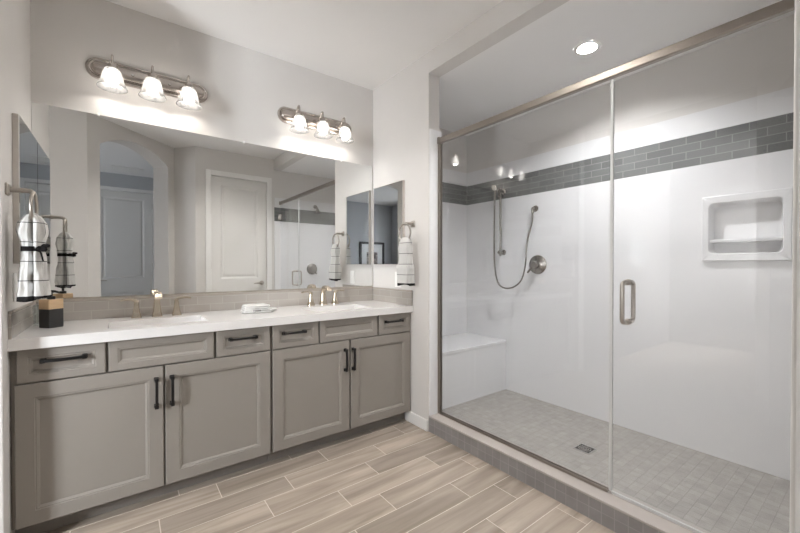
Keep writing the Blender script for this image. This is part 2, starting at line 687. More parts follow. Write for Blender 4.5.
bm = N()
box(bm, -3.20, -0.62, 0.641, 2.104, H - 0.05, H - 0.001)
struct('ceiling_added_dark', bm, M['passage'])  # unseen slab added to darken the passage's reflection in the shower glass

bm = N()
box(bm, -0.5, xS + 0.12, yB, yB + 0.12, 0, H)
struct('wall_back', bm, M['wall'])

bm = N()
box(bm, xL - 0.12, xL, 2.104, yB, 0, H)
struct('wall_left', bm, M['wall'], bevel=0.004)

# wall between vanity and shower: full height part plus the header over the shower opening
bm = N()
prism(bm, [(xR, yB, 0), (xR, yW, 0), (xR, yW, HS), (xR, yD, HS), (xR, yD, H), (xR, yB, H)], (0.105, 0, 0))
struct('wall_right', bm, M['wall'])

# entry wall with the door opening, runs on as the end wall of the shower
DX0, DX1, DZ = 0.948, 1.662, 2.38
bm = N()
grid_slab(bm, [0.765, DX0 - 0.012, DX1 + 0.012, xS + 0.12], [0, DZ + 0.012, H], {(1, 0)}, lambda u, v, w: (u, w, v), yD - 0.12, yD)
struct('wall_entry', bm, M['wall'])
# small diagonal return between the arch and the entry wall
bm = N()
dn = Vector((0.789, -0.614, 0)) * 0.1
prism(bm, [(0.558, -0.183, 0), (0.765, 0.08, 0), (0.765, 0.08, H), (0.558, -0.183, H)], dn)
struct('wall_return', bm, M['wall'])
# diagonal wall with the arched opening
bm = N()
oL, oR, zs, rise = -0.506, 0.419, 2.452, 0.150
uc, hw = (oL + oR) / 2, (oR - oL) / 2
RA = (hw * hw + rise * rise) / (2 * rise)
pts = [dpt(-0.641, 0), dpt(-0.641, H), dpt(0.524, H), dpt(0.524, 0), dpt(oR, 0), dpt(oR, zs)]
aa = math.asin(hw / RA)
for k in range(1, 24):
    a = aa - 2 * aa * k / 24
    pts.append(dpt(uc + RA * math.sin(a), zs + rise - RA + RA * math.cos(a)))
pts += [dpt(oL, zs), dpt(oL, 0)]
prism(bm, pts, -E2 * 0.21)
struct('wall_arch', bm, M['wall'])
# wall beside the side passage; window opening and far end added for fill light
bm = N()
grid_slab(bm, [-3.32, -3.15, -2.25, -0.266], [0, 0.98, 2.26, H], {(1, 1)}, lambda u, v, w: (u, w, v), 0.50, 0.641)
struct('wall_passage', bm, M['wall'])
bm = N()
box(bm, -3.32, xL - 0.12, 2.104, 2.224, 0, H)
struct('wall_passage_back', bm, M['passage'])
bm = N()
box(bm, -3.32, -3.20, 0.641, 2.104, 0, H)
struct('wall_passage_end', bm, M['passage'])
# bedroom beyond the arch
bm = N()
HD0, HD1, HDZ = -0.37, 0.435, 2.44
grid_slab(bm, [-2.22, HD0 - 0.012, HD1 + 0.012, 1.3], [0, HDZ + 0.012, H], {(1, 0)}, lambda u, v, w: (u, w, v), yBR - 0.12, yBR)
struct('wall_bedroom_back', bm, M['bedwall'])
bm = N()
grid_slab(bm, [yBR, -1.75, -0.45, 0.641], [0, 0.85, 2.15, H], {(1, 1)}, lambda u, v, w: (w, u, v), -2.22, -2.10)
struct('wall_bedroom_left', bm, M['bedwall'])
bm = N()
box(bm, 1.18, 1.3, yBR, -0.04, 0, H)
struct('wall_bedroom_right', bm, M['bedwall'])
bm = N()
box(bm, -2.10, -0.40, 0.49, 0.4995, 0, H)
struct('wall_bedroom_front', bm, M['bedwall'])


def window(n, x, y0, y1, z0, z1, turn=False):
    fm = (lambda u, v, w: (u, w, v)) if turn else (lambda u, v, w: (w, u, v))
    bm = N()
    t = 0.04
    grid_slab(bm, [y0 + .001, y0 + t, (y0 + y1) / 2 - .02, (y0 + y1) / 2 + .02, y1 - t, y1 - .001], [z0 + .001, z0 + t, z1 - t, z1 - .001], {(1, 1), (3, 1)}, fm, x - .03, x + .03)
    w = struct('window_%d' % n, bm, M['trim'])
    bm = N()
    grid_slab(bm, [y0 + t, y1 - t], [z0 + t, z1 - t], set(), fm, x - .004, x + .004)
    obj('window_pane', bm, M['glass'], w)


window(1, -2.16, -1.75, -0.45, 0.85, 2.15)
window(2, 0.56, -3.15, -2.25, 0.98, 2.26, True)  # unseen window added to bring fill light into the room

# baseboards
bm = N()
box(bm, xR - 0.014, xR, yW + 0.001, 2.262, 0, 0.082)
struct('baseboard_right', bm, M['trim'], bevel=0.004)
bm = N()
box(bm, 0.78, 0.876, yD, yD + 0.014, 0, 0.082)
struct('baseboard_entry', bm, M['trim'], bevel=0.003)


# doors
def panel_door(n, x0, x1, z1, yf, facing, cas, p_split, knob_side, label):
    """two-panel door in a wall along x; facing = +1 when the seen face looks to +y"""
    f = facing
    bm = N()
    th = 0.035
    ya = yf - f * 0.018
    st = 0.115
    us = [x0, x0 + st, x1 - st, x1]
    vs = [0.008, 0.20, p_split[0], p_split[1], z1 - 0.11, z1]
    grid_slab(bm, us, vs, {(1, 1), (1, 3)}, lambda u, v, w: (u, w, v), ya - f * th, ya)
    for (v0, v1) in ((vs[1], vs[2]), (vs[3], vs[4])):
        prof = [(0.0, 0.0), (0.010, 0.006), (0.022, 0.010), (0.030, 0.010), (0.050, 0.004)]
        rings = []
        for (i, d) in prof:
            rings.append([(us[1] + i, ya - f * d, v0 + i), (us[2] - i, ya - f * d, v0 + i), (us[2] - i, ya - f * d, v1 - i), (us[1] + i, ya - f * d, v1 - i)])
        loft(bm, rings, cap0=False, cap1=True)
    d = struct('door_%d' % n, bm, M['door'], label)
    # lever
    kx = x1 - 0.065 if knob_side > 0 else x0 + 0.065
    bm = N()
    lathe(bm, [(0.031, 0), (0.031, 0.008), (0.012, 0.012), (0.011, 0.045)], (kx, ya, 0.95), (0, f, 0), 20)
    sweep(bm, [(kx, ya + f * 0.045, 0.95), (kx - knob_side * 0.03, ya + f * 0.05, 0.951), (kx - knob_side * 0.07, ya + f * 0.05, 0.949), (kx - knob_side * 0.115, ya + f * 0.046, 0.946)], [0.010, 0.009, 0.008, 0.006], 10)
    obj('door_handle', bm, M['nickel'], d, smooth=True)
    bm = N()
    hx = x0 - 0.004 if knob_side > 0 else x1 + 0.004
    for hz in (0.25, 1.2, z1 - 0.22):
        box(bm, hx - 0.006, hx + 0.006, ya - 0.004, ya + 0.006, hz - 0.045, hz + 0.045)
    obj('hinge', bm, M['nickel'], d)
    # casing
    bm = N()
    w = cas
    y2 = yf + f * 0.018
    for (a, b, c, e) in ((x0 - w, x0 - 0.004, 0, z1 + w), (x1 + 0.004, x1 + w, 0, z1 + w), (x0 - 0.004, x1 + 0.004, z1 + 0.004, z1 + w)):
        box(bm, a, b, min(yf, y2), max(yf, y2), c, e)
    # stepped inner lip of the casing and the jamb behind it
    for (a, b, c, e) in ((x0 - 0.012, x0 - 0.004, 0, z1 + 0.012), (x1 + 0.004, x1 + 0.012, 0, z1 + 0.012), (x0 - 0.012, x1 + 0.012, z1 + 0.004, z1 + 0.012)):
        box(bm, a, b, min(yf - f * 0.11, yf), max(yf - f * 0.11, yf), c, e)
    struct('trim_%d' % n, bm, M['trim'], bevel=0.003)
    return d


panel_door(1, DX0, DX1, DZ, yD, 1, 0.07, (0.78, 1.02), 1, 'white panelled entry door with lever handle')
panel_door(2, HD0, HD1, HDZ, yBR, 1, 0.06, (0.74, 0.98), -1, 'white panelled bedroom door beyond the arch')
# closed dark closet / hall behind the doors keeps the outside out
bm = N()
box(bm, DX0 - 0.05, DX1 + 0.05, yD - 0.16, yD - 0.121, 0, DZ + 0.05)
struct('trim_3', bm, M['bedwall'])
bm = N()
box(bm, HD0 - 0.05, HD1 + 0.05, yBR - 0.16, yBR - 0.121, 0, HDZ + 0.05)
struct('trim_4', bm, M['bedwall'])

# ------------------------------------------------------------------ shower: surround, bench, floor, curb
ZT, Z0b, Z1b = 2.178, 1.838, 2.038


def surround_z():
    return [0.0, Z0b, Z1b, ZT]


# long wall
NY0, NY1, NZ0, NZ1 = 0.352, 0.695, 1.262, 1.590   # niche opening
bm = N()
box(bm, xS + 0.012, xS + 0.13, yD - 0.12, yB + 0.12, 0, H)
# leave the niche recess open
bm.free()
bm = N()
grid_slab(bm, [yD, NY0, NY1, yB], [0, NZ0, NZ1, H], {(1, 1)}, lambda u, v, w: (w, u, v), xS + 0.012, xS + 0.13)
struct('wall_shower', bm, M['wall'])
bm = N()
grid_slab(bm, [yD + 0.012, NY0, NY1, yB - 0.012], [0.0, NZ0, NZ1, Z0b], {(1, 1)}, lambda u, v, w: (w, u, v), xS, xS + 0.012)
box(bm, xS, xS + 0.012, yD + 0.012, yB - 0.012, Z1b, ZT)
surr = struct('wall_shower_surround', bm, M['solid'], 'glossy white shower surround with grey tile band')
bm = N()
box(bm, xS + 0.001, xS + 0.012, yD + 0.012, yB - 0.012, Z0b, Z1b)
obj('tile_band', bm, M['bandY'], surr, label='band of grey glass subway tile')
# end with the bench, jamb of the opening
bm = N()
box(bm, xR + 0.105, xS, yB - 0.012, yB, 0, Z0b)
box(bm, xR + 0.105, xS, yB - 0.012, yB, Z1b, ZT)
box(bm, xR + 0.105, xR + 0.117, yW, yB - 0.012, 0, ZT)
box(bm, xR + 0.008, xR + 0.117, yW - 0.010, yW, 0.115, ZT)
s2 = struct('wall_shower_left', bm, M['solid'])
bm = N()
box(bm, xR + 0.105, xS, yB - 0.011, yB, Z0b, Z1b)
obj('tile_band', bm, M['bandX'], s2, label='band of grey glass subway tile')
# far end with the shower head (seen in the mirror)
bm = N()
box(bm, xR + 0.008, xS, yD, yD + 0.012, 0, Z0b)
box(bm, xR + 0.008, xS, yD, yD + 0.012, Z1b, ZT)
s3 = struct('wall_shower_right', bm, M['solid'])
bm = N()
box(bm, xR + 0.008, xS, yD, yD + 0.011, Z0b, Z1b)
obj('tile_band', bm, M['bandX'], s3, label='band of grey glass subway tile')

bm = N()
box(bm, xR + 0.10, xS, yD, yB, -0.05, 0.010)
struct('floor_shower', bm, M['mosaic'], 'grey mosaic shower floor')

curb = thing('shower_curb', (1.835, 1.04, 0), 'grey tiled step curb under the shower glass', 'curb')
bm = N()
box(bm, xR, 1.905, yD + 0.013, yW - 0.002, 0, 0.103)
obj('tile_face', bm, M['curb'], curb)
bm = N()
box(bm, xR - 0.002, 1.907, yD + 0.013, yW - 0.002, 0.103, 0.115)
obj('cap', bm, M['curbtop'], curb, bevel=0.003, label='smooth taupe curb cap')

bench = thing('shower_bench', (2.41, 2.46, 0.01), 'white built-in bench at the far left end of the shower', 'bench')
bm = N()
box(bm, xR + 0.118, xS - 0.001, 2.218, yB - 0.013, 0.0105, 0.452)
obj('bench_base', bm, M['solid'], bench)
bm = N()
box(bm, xR + 0.118, xS - 0.001, 2.212, yB - 0.013, 0.452, 0.482)
obj('bench_seat', bm, M['solid'], bench, bevel=0.005, seg=3)

# drain
dr = thing('floor_drain', (2.391, 1.185, 0.01), 'small square metal drain grate set in the shower floor', 'drain')
bm = N()
hw2 = 0.052
grid_slab(bm, [2.391 - hw2, 2.391 - hw2 + .008, 2.391 + hw2 - .008, 2.391 + hw2], [1.185 - hw2, 1.185 - hw2 + .008, 1.185 + hw2 - .008, 1.185 + hw2], {(1, 1)}, lambda u, v, w: (u, v, w), 0.0102, 0.0135)
obj('drain_rim', bm, M['chrome'], dr)
bm = N()
box(bm, 2.391 - hw2 + .008, 2.391 + hw2 - .008, 1.185 - hw2 + .008, 1.185 + hw2 - .008, 0.0102, 0.0108)
obj('drain_well', bm, M['darkmetal'], dr)
bm = N()
for k in range(3):
    torus(bm, (2.391, 1.185, 0.0122), 0.011 + 0.012 * k, 0.0022, (0, 0, 1), 24, 6)
for k in range(8):
    a = PI * k / 4
    sweep(bm, [(2.391 + .006 * math.cos(a), 1.185 + .006 * math.sin(a), .0122), (2.391 + .046 * math.cos(a), 1.185 + .046 * math.sin(a), .0122)], 0.0018, 6)
obj('grate', bm, M['chrome'], dr)

# soap niche in the long wall
nic = thing('shower_niche', (xS, (NY0 + NY1) / 2, 1.21), 'white recessed soap niche with a low shelf in the shower wall', 'niche')
oy0, oy1, oz0, oz1 = 0.325, 0.722, 1.225, 1.626


def ringN(y0, y1, z0, z1, r, x):
    return [(x, u, v) for (u, v) in rrect(y0, y1, z0, z1, r)]


bm = N()
iy0, iy1, iz0, iz1 = 0.362, 0.685, 1.272, 1.580
rings = [ringN(oy0, oy1, oz0, oz1, .006, xS - 0.0005), ringN(oy0, oy1, oz0, oz1, .006, xS - 0.014), ringN(oy0 + .005, oy1 - .005, oz0 + .005, oz1 - .005, .006, xS - 0.019),
         ringN(iy0 - .004, iy1 + .004, iz0 - .004, iz1 + .004, .028, xS - 0.018), ringN(iy0, iy1, iz0, iz1, .028, xS - 0.013),
         ringN(iy0 + .012, iy1 - .012, iz0 + .004, iz1 - .012, .03, xS + 0.046), ringN(iy0 + .03, iy1 - .03, iz0 + .02, iz1 - .03, .03, xS + 0.055)]
loft(bm, rings, cap0=False, cap1=True)
obj('niche_frame', bm, M['solid'], nic, smooth=True)
bm = N()
box(bm, xS - 0.012, xS + 0.048, iy0 + 0.004, iy1 - 0.004, 1.338, 1.358)
obj('niche_shelf', bm, M['solid'], nic, bevel=0.006, seg=3)

# ------------------------------------------------------------------ shower glass
yM = 0.803
zR = 2.116
rail = thing('shower_header_rail', (xG, 1.04, zR - 0.03), 'long brushed nickel header rail above the shower glass', 'rail')
bm = N()
box(bm, xG - 0.016, xG + 0.016, yD + 0.013, yW - 0.011, zR - 0.032, zR + 0.008)
obj('rail_bar', bm, M['railmetal'], rail, bevel=0.006, seg=3)
for yy in (yD + 0.013, yW - 0.031):
    bm = N()
    box(bm, xG - 0.021, xG + 0.021, yy, yy + 0.020, zR - 0.037, zR + 0.013)
    obj('rail_end_cap', bm, M['railmetal'], rail, bevel=0.004)

fx = thing('glass_shower_panel', (xG, 1.40, 0.115), 'fixed clear glass panel of the shower, bench side', 'glass panel')
bm = N()
box(bm, xG - 0.004, xG + 0.004, yM + 0.003, yW - 0.014, 0.120, zR - 0.0385)
obj('glass_pane', bm, M['glass'], fx)
bm = N()
box(bm, xG - 0.013, xG - 0.0045, yW - 0.034, yW - 0.0105, 0.1155, zR - 0.038)
box(bm, xG + 0.0045, xG + 0.013, yW - 0.034, yW - 0.0105, 0.1155, zR - 0.038)
obj('side_channel', bm, M['railmetal'], fx, bevel=0.002)
bm = N()
box(bm, xG - 0.013, xG - 0.0045, yM + 0.003, yW - 0.036, 0.1155, 0.130)
box(bm, xG + 0.0045, xG + 0.013, yM + 0.003, yW - 0.036, 0.1155, 0.130)
obj('bottom_channel', bm, M['railmetal'], fx, bevel=0.002)

gd = thing('glass_shower_door', (xG, 0.44, 0.125), 'frameless clear glass shower door with a nickel pull', 'door')
bm = N()
box(bm, xG - 0.004, xG + 0.004, yD + 0.020, yM - 0.012, 0.128, zR - 0.040)
obj('glass_pane', bm, M['glass'], gd)
bm = N()
box(bm, xG - 0.005, xG + 0.005, yM - 0.0118, yM + 0.001, 0.128, zR - 0.040)
obj('edge_seal', bm, M['seal'], gd, label='translucent vinyl seal strip')
bm = N()
box(bm, xG - 0.005, xG + 0.005, yD + 0.020, yM - 0.012, 0.1155, 0.1278)
obj('bottom_sweep', bm, M['seal'], gd)
hy, h0, h1 = 0.727, 0.928, 1.134


def pull(sx):
    bm = N()
    xo = xG + sx * 0.060
    pts = [(xG + sx * 0.0045, hy, h0 + .012), (xo - sx * 0.02, hy, h0 + .012)]
    for k in range(1, 7):
        a = -PI / 2 + PI / 2 * k / 6
        pts.append((xo - sx * 0.02 + sx * 0.02 * math.cos(a), hy, h0 + .032 + 0.02 * math.sin(a)))
    for k in range(0, 7):
        a = PI / 2 * k / 6
        pts.append((xo - sx * 0.02 + sx * 0.02 * math.cos(a), hy, h1 - .032 + 0.02 * math.sin(a)))
    pts.append((xG + sx * 0.0045, hy, h1 - .012))
    sweep(bm, pts, 0.0095, 14)
    for z in (h0 + .012, h1 - .012):
        lathe(bm, [(0.0145, 0), (0.0145, 0.006), (0.011, 0.009)], (xG + sx * 0.0042, hy, z), (sx, 0, 0), 16)
    return bm


obj('pull_handle', pull(-1), M['nickel'], gd, smooth=True)
obj('pull_handle', pull(1), M['nickel'], gd, smooth=True)
for hz in (0.42, 1.90):
    bm = N()
    box(bm, xG - 0.013, xG - 0.0043, yD + 0.013, yD + 0.068, hz - 0.045, hz + 0.045)
    box(bm, xG + 0.0043, xG + 0.013, yD + 0.013, yD + 0.068, hz - 0.045, hz + 0.045)
    box(bm, xG - 0.03, xG + 0.03, yD + 0.0125, yD + 0.0185, hz - 0.045, hz + 0.045)
    obj('hinge', bm, M['chrome'], gd, bevel=0.002)

# ------------------------------------------------------------------ shower fittings
sb = thing('shower_slide_bar', (xS, 2.246, 1.30), 'slim brushed nickel slide bar on the long shower wall', 'slide bar')
xb = xS - 0.052
bm = N()
sweep(bm, [(xb, 2.246, 1.288), (xb, 2.246, 1.93)], 0.0105, 14)
obj('bar', bm, M['fitting'], sb, smooth=True)
for z in (1.322, 1.905):
    bm = N()
    lathe(bm, [(0.026, 0), (0.026, 0.006), (0.013, 0.012), (0.013, 0.052), (0.017, 0.056), (0.017, 0.076), (0.0, 0.078)], (xS - 0.001, 2.246, z), (-1, 0, 0), 20)
    obj('mount', bm, M['fitting'], sb, smooth=True)
bm = N()
box(bm, xb - 0.018, xb + 0.018, 2.226, 2.266, 1.835, 1.875)
sweep(bm, [(xb - .018, 2.246, 1.855), (xb - 0.030, 2.252, 1.860)], 0.014, 12)
obj('slider', bm, M['fitting'], sb, bevel=0.003)

hs = thing('hand_shower', (xb - 0.045, 2.28, 1.87), 'hand shower wand with looping metal hose beside the slide bar', 'shower')
bm = N()
hx = xb - 0.052
sweep(bm, [(hx + .012, 2.285, 1.80), (hx + .008, 2.278, 1.85), (hx, 2.268, 1.905), (hx - .012, 2.262, 1.935)], [0.009, 0.011, 0.012, 0.013], 12)
lathe(bm, [(0.012, 0), (0.026, 0.012), (0.030, 0.022), (0.028, 0.026)], (hx - .004, 2.262, 1.942), (-0.85, 0, -0.5), 20)
obj('wand', bm, M['fitting'], hs, smooth=True)
# hose from the wand down in a U and up to the wall outlet
ex, ey, ez = xS - 0.045, 1.905, 1.69
ctrl = [(hx + .013, 2.286, 1.80), (hx + .014, 2.288, 1.70), (hx + .013, 2.289, 1.50), (hx + .012, 2.285, 1.25), (hx + .012, 2.265, 1.10), (hx + .012, 2.225, 1.015),
        (hx + .012, 2.15, 0.985), (hx + .012, 2.06, 1.005), (hx + .012, 1.985, 1.07), (hx + .010, 1.945, 1.20), (hx + .008, 1.925, 1.40), (ex, 1.910, 1.58), (ex, ey, ez - 0.03)]


def catmull(c, n=8):
    P = [Vector(p) for p in c]
    P = [P[0] * 2 - P[1]] + P + [P[-1] * 2 - P[-2]]
    out = []
    for i in range(1, len(P) - 2):
        for k in range(n):
            t = k / n
            a, b, cc, d = P[i - 1], P[i], P[i + 1], P[i + 2]
            out.append(0.5 * ((2 * b) + (cc - a) * t + (2 * a - 5 * b + 4 * cc - d) * t * t + (3 * b - a - 3 * cc + d) * t ** 3))
    out.append(P[-2])
    return out


bm = N()
cp = catmull(ctrl, 10)
sweep(bm, cp, [0.0070 + 0.0006 * (i % 2) for i in range(len(cp))], 10)
obj('hose', bm, M['fitting'], hs, smooth=True, auto=False)
bm = N()
lathe(bm, [(0.028, 0), (0.028, 0.006), (0.013, 0.010), (0.012, 0.045), (0.0, 0.058)], (xS - 0.001, ey, ez + .012), (-1, 0, 0), 20)
sweep(bm, [(ex, ey, ez + .014), (ex, ey, ez - 0.035)], [0.013, 0.010], 12)
obj('wall_outlet', bm, M['fitting'], hs, smooth=True)


def valve(c, axis, levdir, label, zl):
    t = thing('shower_valve', c, label, 'shower valve')
    ax = Vector(axis)
    bm = N()
    lathe(bm, [(0.084, 0), (0.084, 0.006), (0.078, 0.011), (0.050, 0.014), (0.042, 0.020)], c, axis, 36)
    obj('plate', bm, M['fitting'], t, smooth=True)
    bm = N()
    lathe(bm, [(0.032, 0.0), (0.032, 0.045), (0.027, 0.052), (0.0, 0.054)], Vector(c) + ax * 0.0205, axis, 24)
    p = Vector(c) + ax * 0.058
    d = Vector(levdir)
    sweep(bm, [p, p + d * 0.045 + ax * 0.006, p + d * 0.092 + ax * 0.010], [(0.012, 0.012), (0.010, 0.010), (0.008, 0.008)], 12)
    obj('lever', bm, M['fitting'], t, smooth=True)


valve((xS - 0.001, 1.880, 1.205), (-1, 0, 0), (-0.05, 0.62, -0.78), 'round nickel shower valve on the long wall beside the hose', 0)
valve((2.345, yD + 0.013, 1.142), (0, 1, 0), (0.5, 0, -0.86), 'round nickel shower valve under the shower head on the end wall', 0)

sh = thing('shower_fixture', (2.40, yD + 0.013, 2.10), 'nickel shower head on an arm, seen in the mirror', 'shower head')
bm = N()
lathe(bm, [(0.03, 0), (0.03, 0.006), (0.012, 0.012)], (2.40, yD + 0.013, 2.10), (0, 1, 0), 20)
sweep(bm, [(2.40, yD + 0.014, 2.10), (2.40, yD + 0.04, 2.104), (2.40, yD + 0.07, 2.094), (2.40, yD + 0.092, 2.066)], 0.0105, 12)
obj('shower_arm', bm, M['fitting'], sh, smooth=True)
bm = N()
lathe(bm, [(0.014, 0), (0.018, 0.02), (0.028, 0.04), (0.042, 0.062), (0.044, 0.074), (0.038, 0.076)], (2.40, yD + 0.090, 2.070), (0, 0.22, -0.975), 24)
obj('spray_head', bm, M['fitting'], sh, smooth=True)


def can_light(x, y, z, label, r=0.056, depth=0.034, lens='can'):
    """recessed downlight: trim ring, white reflector cone going up into the ceiling, lens at its top"""
    t = thing('ceiling_light', (x, y, z), label, 'ceiling light')
    bm = N()
    lathe(bm, [(r, 0.0), (r, -0.004), (r + 0.004, -0.006), (r + 0.018, -0.005), (r + 0.024, -0.0005), (r + 0.010, -0.0005)], (x, y, z), (0, 0, 1), 40, capped=False)
    obj('trim_ring', bm, M['plate'], t, smooth=True)
    bm = N()
    lathe(bm, [(r, -0.002), (r * 0.74, depth), (r * 0.74 + 0.003, depth + 0.003), (r + 0.003, 0.001)], (x, y, z), (0, 0, 1), 40, capped=False)
    obj('reflector', bm, M['plate'], t, smooth=True)
    bm = N()
    lathe(bm, [(0.0, depth - 0.004), (r * 0.72, depth - 0.002), (r * 0.72, depth + 0.002), (0, depth + 0.003)], (x, y, z), (0, 0, 1), 32, capped=False)
    obj('lens', bm, M[lens], t, smooth=True, label='glowing lens')
    return t


can_light(2.367, 1.171, HS, 'round recessed ceiling light over the shower, lit')
can_light(0.95, 1.25, H, 'added unseen recessed fill light over the plank floor in front of the vanity, lit', 0.075, 0.05, 'can_fill')  # out-of-view lamp added to brighten the room

# ------------------------------------------------------------------ vanity


def front_panel(x0, x1, z0, z1, yf, fr, th=0.02, mould=0.016):
    bm = N()
    prof = [(0.0, th), (0.0, 0.003), (0.003, 0.0), (fr, 0.0), (fr + 0.003, 0.0028), (fr + 0.007, 0.0022), (fr + mould - 0.002, 0.0072), (fr + mould, 0.0095)]
    rings = []
    for (i, d) in prof:
        rings.append([(x0 + i, yf + d, z0 + i), (x1 - i, yf + d, z0 + i), (x1 - i, yf + d, z1 - i), (x0 + i, yf + d, z1 - i)])
    loft(bm, rings)
    return bm


def bar_pull(c, length, vertical, yf):
    """square black pull with block feet and a slightly bowed bar"""
    bm = N()
    n = 10
    pts = []
    for k in range(n + 1):
        s = -1 + 2 * k / n
        d = 0.024 + 0.006 * (1 - s * s)
        q = s * length / 2
        pts.append((c[0], yf - d, c[1] + q) if vertical else (c[0] + q, yf - d, c[1]))
    sweep(bm, pts, [(0.0062, 0.0062)] * (n + 1), shape=SQ)
    for s in (-1, 1):
        q = s * (length / 2 - 0.008)
        x, z = (c[0], c[1] + q) if vertical else (c[0] + q, c[1])
        sweep(bm, [(x, yf - 0.0002, z), (x, yf - 0.010, z), (x, yf - 0.030, z)], [0.0105, 0.008, 0.0085], shape=SQ)
    return bm


YF = 2.197


def cabinet(x0, x1, drs, fal, dos, label):
    c = thing('vanity_cabinet', ((x0 + x1) / 2, 2.45, 0), label, 'cabinet', 'vanity cabinets under the worktop')
    bm = N()
    box(bm, x0 + 0.001, x0 + 0.019, YF + 0.040, yB - 0.001, 0.084, 0.845)
    box(bm, x1 - 0.019, x1 - 0.001, YF + 0.040, yB - 0.001, 0.084, 0.845)
    box(bm, x0 + 0.019, x1 - 0.019, YF + 0.040, yB - 0.001, 0.084, 0.102)
    box(bm, x0 + 0.019, x1 - 0.019, yB - 0.013, yB - 0.001, 0.102, 0.845)
    box(bm, x0 + 0.001, x1 - 0.001, YF + 0.021, YF + 0.040, 0.084, 0.845)
    obj('body', bm, M['cab'], c)
    bm = N()
    box(bm, x0 + 0.001, x1 - 0.001, YF + 0.085, YF + 0.10, 0.0005, 0.084)
    obj('toe_kick', bm, M['kick'], c)
    for (a, b, hx0, hx1) in drs:
        d = obj('drawer_front', front_panel(a, b, 0.700, 0.843, YF, 0.034), M['cab'], c)
        obj('handle', bar_pull(((hx0 + hx1) / 2, 0.789), hx1 - hx0, False, YF + 0.0095), M['black'], d, label='black bar pull')
    obj('false_front', front_panel(fal[0], fal[1], 0.700, 0.843, YF, 0.034), M['cab'], c)
    for (a, b, hx) in dos:
        d = obj('cabinet_door', front_panel(a, b, 0.088, 0.694, YF, 0.060), M['cab'], c)
        obj('handle', bar_pull((hx, 0.566), 0.148, True, YF), M['black'], d, label='black bar pull')
    return c


cabinet(xL + 0.001, 0.7055, [(-0.354, -0.061, -0.280, -0.127), (0.410, 0.697, 0.474, 0.622)], (-0.050, 0.397), [(-0.361, 0.166, 0.136), (0.174, 0.699, 0.203)],
        'greige vanity cabinet against the side wall, below the soap dispenser')
cabinet(0.7055, xR - 0.001, [(0.714, 1.004, 0.773, 0.917), (1.468, 1.757, 1.524, 1.676)], (1.014, 1.455), [(0.713, 1.228, 1.194), (1.239, 1.757, 1.254)],
        'greige vanity cabinet next to the shower, below the second faucet')

# worktop with two under-mounted basins
wt = thing('countertop', (0.69, 2.45, 0.86), 'long white quartz vanity worktop with two sinks', 'countertop')
S = [(-0.055, 0.385), (1.025, 1.470)]
SY0, SY1 = 2.285, 2.545
bm = N()
grid_slab(bm, [xL + .0005, S[0][0], S[0][1], S[1][0], S[1][1], xR - .0005], [yF, SY0, SY1, yB - .0005], {(1, 1), (3, 1)}, lambda u, v, w: (u, v, w), 0.8455, zC)
top = obj('slab', bm, M['quartz'], wt)
for (a, b) in S:
    bm = N()
    rings = [[(u, v, z) for (u, v) in rrect(a - o, b + o, SY0 - o, SY1 + o, r)] for (o, r, z) in ((0.012, .02, .8452), (-0.001, .02, .8452), (-0.004, .03, .80), (-0.015, .04, .76), (-0.05, .05, .745))]
    rings.append([(u, v, 0.742) for (u, v) in rrect((a + b) / 2 - .03, (a + b) / 2 + .03, (SY0 + SY1) / 2 - .03, (SY0 + SY1) / 2 + .03, .02)])
    loft(bm, rings, cap0=False)
    bs = obj('sink_basin', bm, M['porcelain'], wt, smooth=True)
    bm = N()
    lathe(bm, [(0.022, 0), (0.022, 0.003), (0.016, 0.0045), (0.0, 0.004)], ((a + b) / 2, (SY0 + SY1) / 2, 0.7422), (0, 0, 1), 20)
    obj('sink_drain', bm, M['nickel'], bs, smooth=True)

# backsplash strips
def splash(bmf, m, liner, label):
    t = obj('backsplash', bmf, m)
    tag(t, label, 'backsplash')
    obj('liner', liner, M['liner'], t, bevel=0.003)


ZS = 0.998
bm = N()
box(bm, xL + 0.0115, xR - 0.0115, yB - 0.011, yB - 0.0005, zC + .0005, ZS)
ln = N()
box(ln, xL + 0.0145, xR - 0.0145, yB - 0.014, yB - 0.0005, ZS, ZS + 0.012)
splash(bm, M['splX'], ln, 'long taupe subway tile backsplash below the big mirror')
bm = N()
box(bm, xL + .0005, xL + 0.011, yF + 0.012, yB - 0.0005, zC + .0005, ZS)
ln = N()
box(ln, xL + .0005, xL + 0.014, yF + 0.010, yB - 0.0005, ZS, ZS + 0.012)
splash(bm, M['splY'], ln, 'short tile backsplash on the side wall, below the towel with black ribbon')
bm = N()
box(bm, xR - 0.011, xR - .0005, yF + 0.005, yB - 0.0005, zC + .0005, ZS)
ln = N()
box(ln, xR - 0.014, xR - .0005, yF + 0.003, yB - 0.0005, ZS, ZS + 0.012)
splash(bm, M['splY'], ln, 'short tile backsplash on the wall next to the shower')

# big mirror
mr_ = thing('wall_mirror', (0.69, yB, 1.01), 'long frameless mirror over the whole vanity', 'mirror')
bm = N()
box(bm, xL + 0.002, xR - 0.014, yB - 0.006, yB - 0.0005, 1.012, 2.060)
obj('mirror_glass', bm, M['mirror'], mr_)
bm = N()
box(bm, xL + 0.002, xR - 0.014, yB - 0.009, yB - 0.0065, 1.0105, 1.020)
obj('bottom_channel', bm, M['nickel'], mr_)
for cx_ in (-0.10, 0.69, 1.45):
    bm = N()
    box(bm, cx_ - 0.006, cx_ + 0.006, yB - 0.010, yB - 0.0005, 2.052, 2.070)
    obj('clip', bm, M['plate'], mr_, bevel=0.002)


